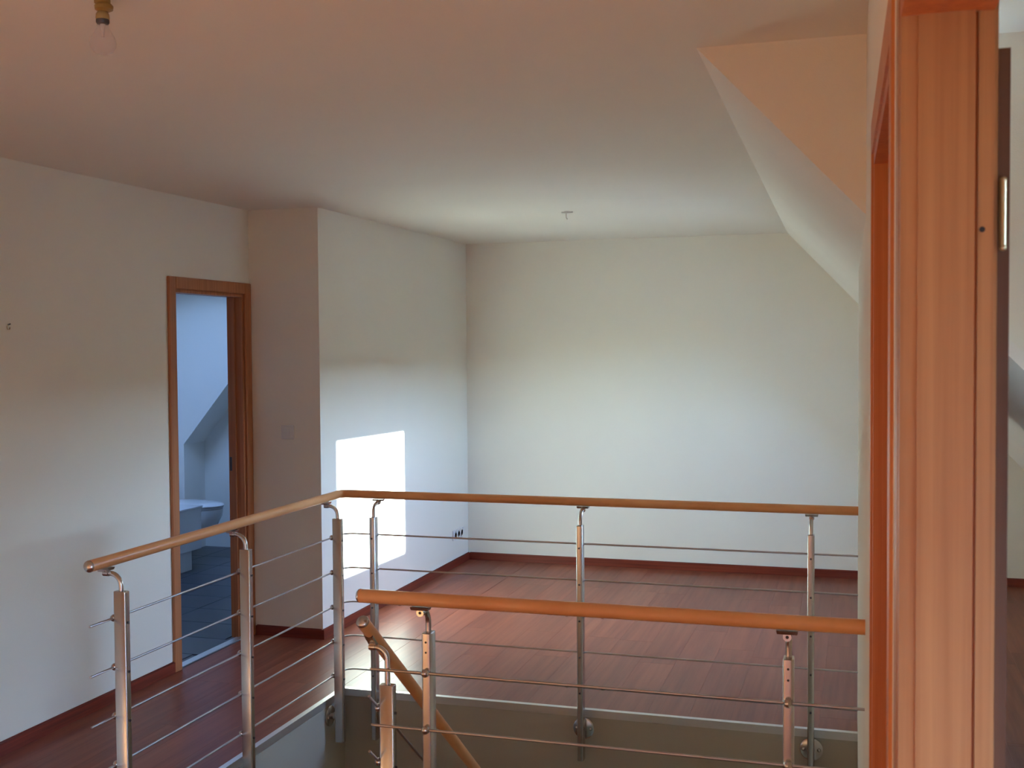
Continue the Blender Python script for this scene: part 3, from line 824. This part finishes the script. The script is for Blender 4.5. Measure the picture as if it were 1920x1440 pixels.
# ------------------------------------------------------------------ small things
# bare bulb under the ceiling
lx, ly = -1.66, 2.25
lamp = empty('pendant_bulb', (lx, ly, ZC)); tag(lamp, 'bare clear light bulb in a cream lampholder hanging from the ceiling', 'light bulb')
attach(lathe('ceiling_block', [(0.016, 0.0), (0.018, 0.002), (0.018, 0.012), (0.010, 0.014)], (lx, ly, ZC-0.0145), M['lampblock']), lamp)
attach(tube('cable', [(lx, ly, 2.487), (lx+0.003, ly, 2.478), (lx, ly, 2.47)], 0.004, M['lampblock'], None, 8), lamp)
attach(lathe('terminal_block', [(0.012, 0.0), (0.020, 0.004), (0.021, 0.012), (0.016, 0.018)], (lx+0.004, ly, 2.468), M['lampblock'], None, 16), lamp)
attach(lathe('lampholder', [(0.0145, 0.0), (0.0155, 0.003), (0.0145, 0.012), (0.012, 0.016), (0.010, 0.020)], (lx, ly, 2.450), M['lampholder']), lamp)
attach(lathe('screw_collar', [(0.0130, 0.0), (0.0150, 0.003), (0.0150, 0.009), (0.013, 0.011)], (lx, ly, 2.4405), M['steel_dark']), lamp)
prof = [(0.0125, 0.0), (0.0135, -0.010), (0.019, -0.022), (0.0265, -0.036), (0.0298, -0.050), (0.0285, -0.062), (0.022, -0.073), (0.012, -0.0795), (0.002, -0.081)]
BS = 0.86
attach(lathe('glass_bulb', [(r*0.98, z*BS) for r, z in prof], (lx, ly, 2.4405), M['bulbglass'], None, 28), lamp)
attach(lathe('filament_stem', [(0.006, 0.0), (0.004, -0.016), (0.0025, -0.030)], (lx, ly, 2.4395), M['plastic'], None, 10), lamp)

# bare lamp hook on the far ceiling
cx_, cy_ = -1.69, 6.68
hk = empty('ceiling_hook', (cx_, cy_, ZC)); tag(hk, 'small grey lamp hook on the far ceiling', 'hook')
attach(tube('cross_bar', [(cx_-0.035, cy_, ZC-0.006), (cx_, cy_, ZC-0.009), (cx_+0.035, cy_, ZC-0.006)], 0.0045, M['plastic'], None, 10), hk)
attach(tube('stem', [(cx_-0.006, cy_, ZC-0.006), (cx_-0.006, cy_, ZC-0.035), (cx_-0.002, cy_, ZC-0.045), (cx_+0.004, cy_, ZC-0.046)], 0.0042, M['plastic'], None, 10), hk)
attach(lathe('base_plate', [(0.018, 0.0), (0.016, -0.004)], (cx_, cy_, ZC-0.0002), M['plastic'], None, 16), hk)

# small nail hook on the left wall
hy2, hz2 = 3.99, 1.795
nh_ = empty('wall_hook', (XL, hy2, hz2)); tag(nh_, 'tiny picture hook on the left wall', 'hook')
attach(tube('nail', [(XL-0.002, hy2, hz2+0.006), (XL+0.012, hy2, hz2+0.010)], 0.003, M['steel_dark'], None, 8), nh_)
attach(tube('loop', [(XL+0.003, hy2, hz2+0.006), (XL+0.003, hy2-0.009, hz2-0.002), (XL+0.003, hy2-0.006, hz2-0.013), (XL+0.003, hy2+0.006, hz2-0.013), (XL+0.003, hy2+0.008, hz2-0.004)], 0.002, M['brass'], None, 8), nh_)

# light switch on the return wall
sxc, szc = -3.197, 1.203
sw = empty('light_switch', (sxc, YJ, szc)); tag(sw, 'square white light switch on the short return wall', 'light switch')
attach(box('cover_plate', sxc-0.041, sxc+0.041, YJ-0.009, YJ, szc-0.041, szc+0.041, M['plastic'], None, 0.003), sw)
bm = bmesh.new()
hexa(bm, [(sxc-0.021, YJ-0.009, szc-0.024), (sxc+0.021, YJ-0.009, szc-0.024), (sxc+0.021, YJ-0.009, szc+0.024), (sxc-0.021, YJ-0.009, szc+0.024)][::-1],
     [(sxc-0.020, YJ-0.015, szc-0.023), (sxc+0.020, YJ-0.015, szc-0.023), (sxc+0.020, YJ-0.011, szc+0.023), (sxc-0.020, YJ-0.011, szc+0.023)][::-1])
attach(bm_obj('rocker', bm, M['plastic']), sw)

# triple socket on the far left wall
yc, zc = 8.30, 0.245
so = empty('wall_socket', (XL2, yc, zc)); tag(so, 'white triple wall socket low on the wall beside the gable corner', 'socket')
attach(box('cover_plate', XL2, XL2+0.008, yc-0.117, yc+0.117, zc-0.040, zc+0.040, M['plastic'], None, 0.003), so)
for k in (-1, 0, 1):
    y = yc+k*0.072
    bm = bmesh.new(); add_tube(bm, [(XL2+0.007, y, zc), (XL2+0.0125, y, zc), (XL2+0.0125, y, zc), (XL2+0.009, y, zc)], [0.030, 0.028, 0.0205, 0.0195], 20)
    o = attach(bm_obj('socket_insert', bm, M['plastic'], None, auto=40), so)
    for dz_ in (-0.0095, 0.0095):
        q = tube('contact_hole', [(XL2+0.0088, y, zc+dz_), (XL2+0.0098, y, zc+dz_)], 0.0028, M['hole'], None, 8)
        q.parent = o; q.matrix_parent_inverse = o.matrix_basis.inverted() if False else Matrix.Identity(4)
        q.location = Vector((0, 0, 0));
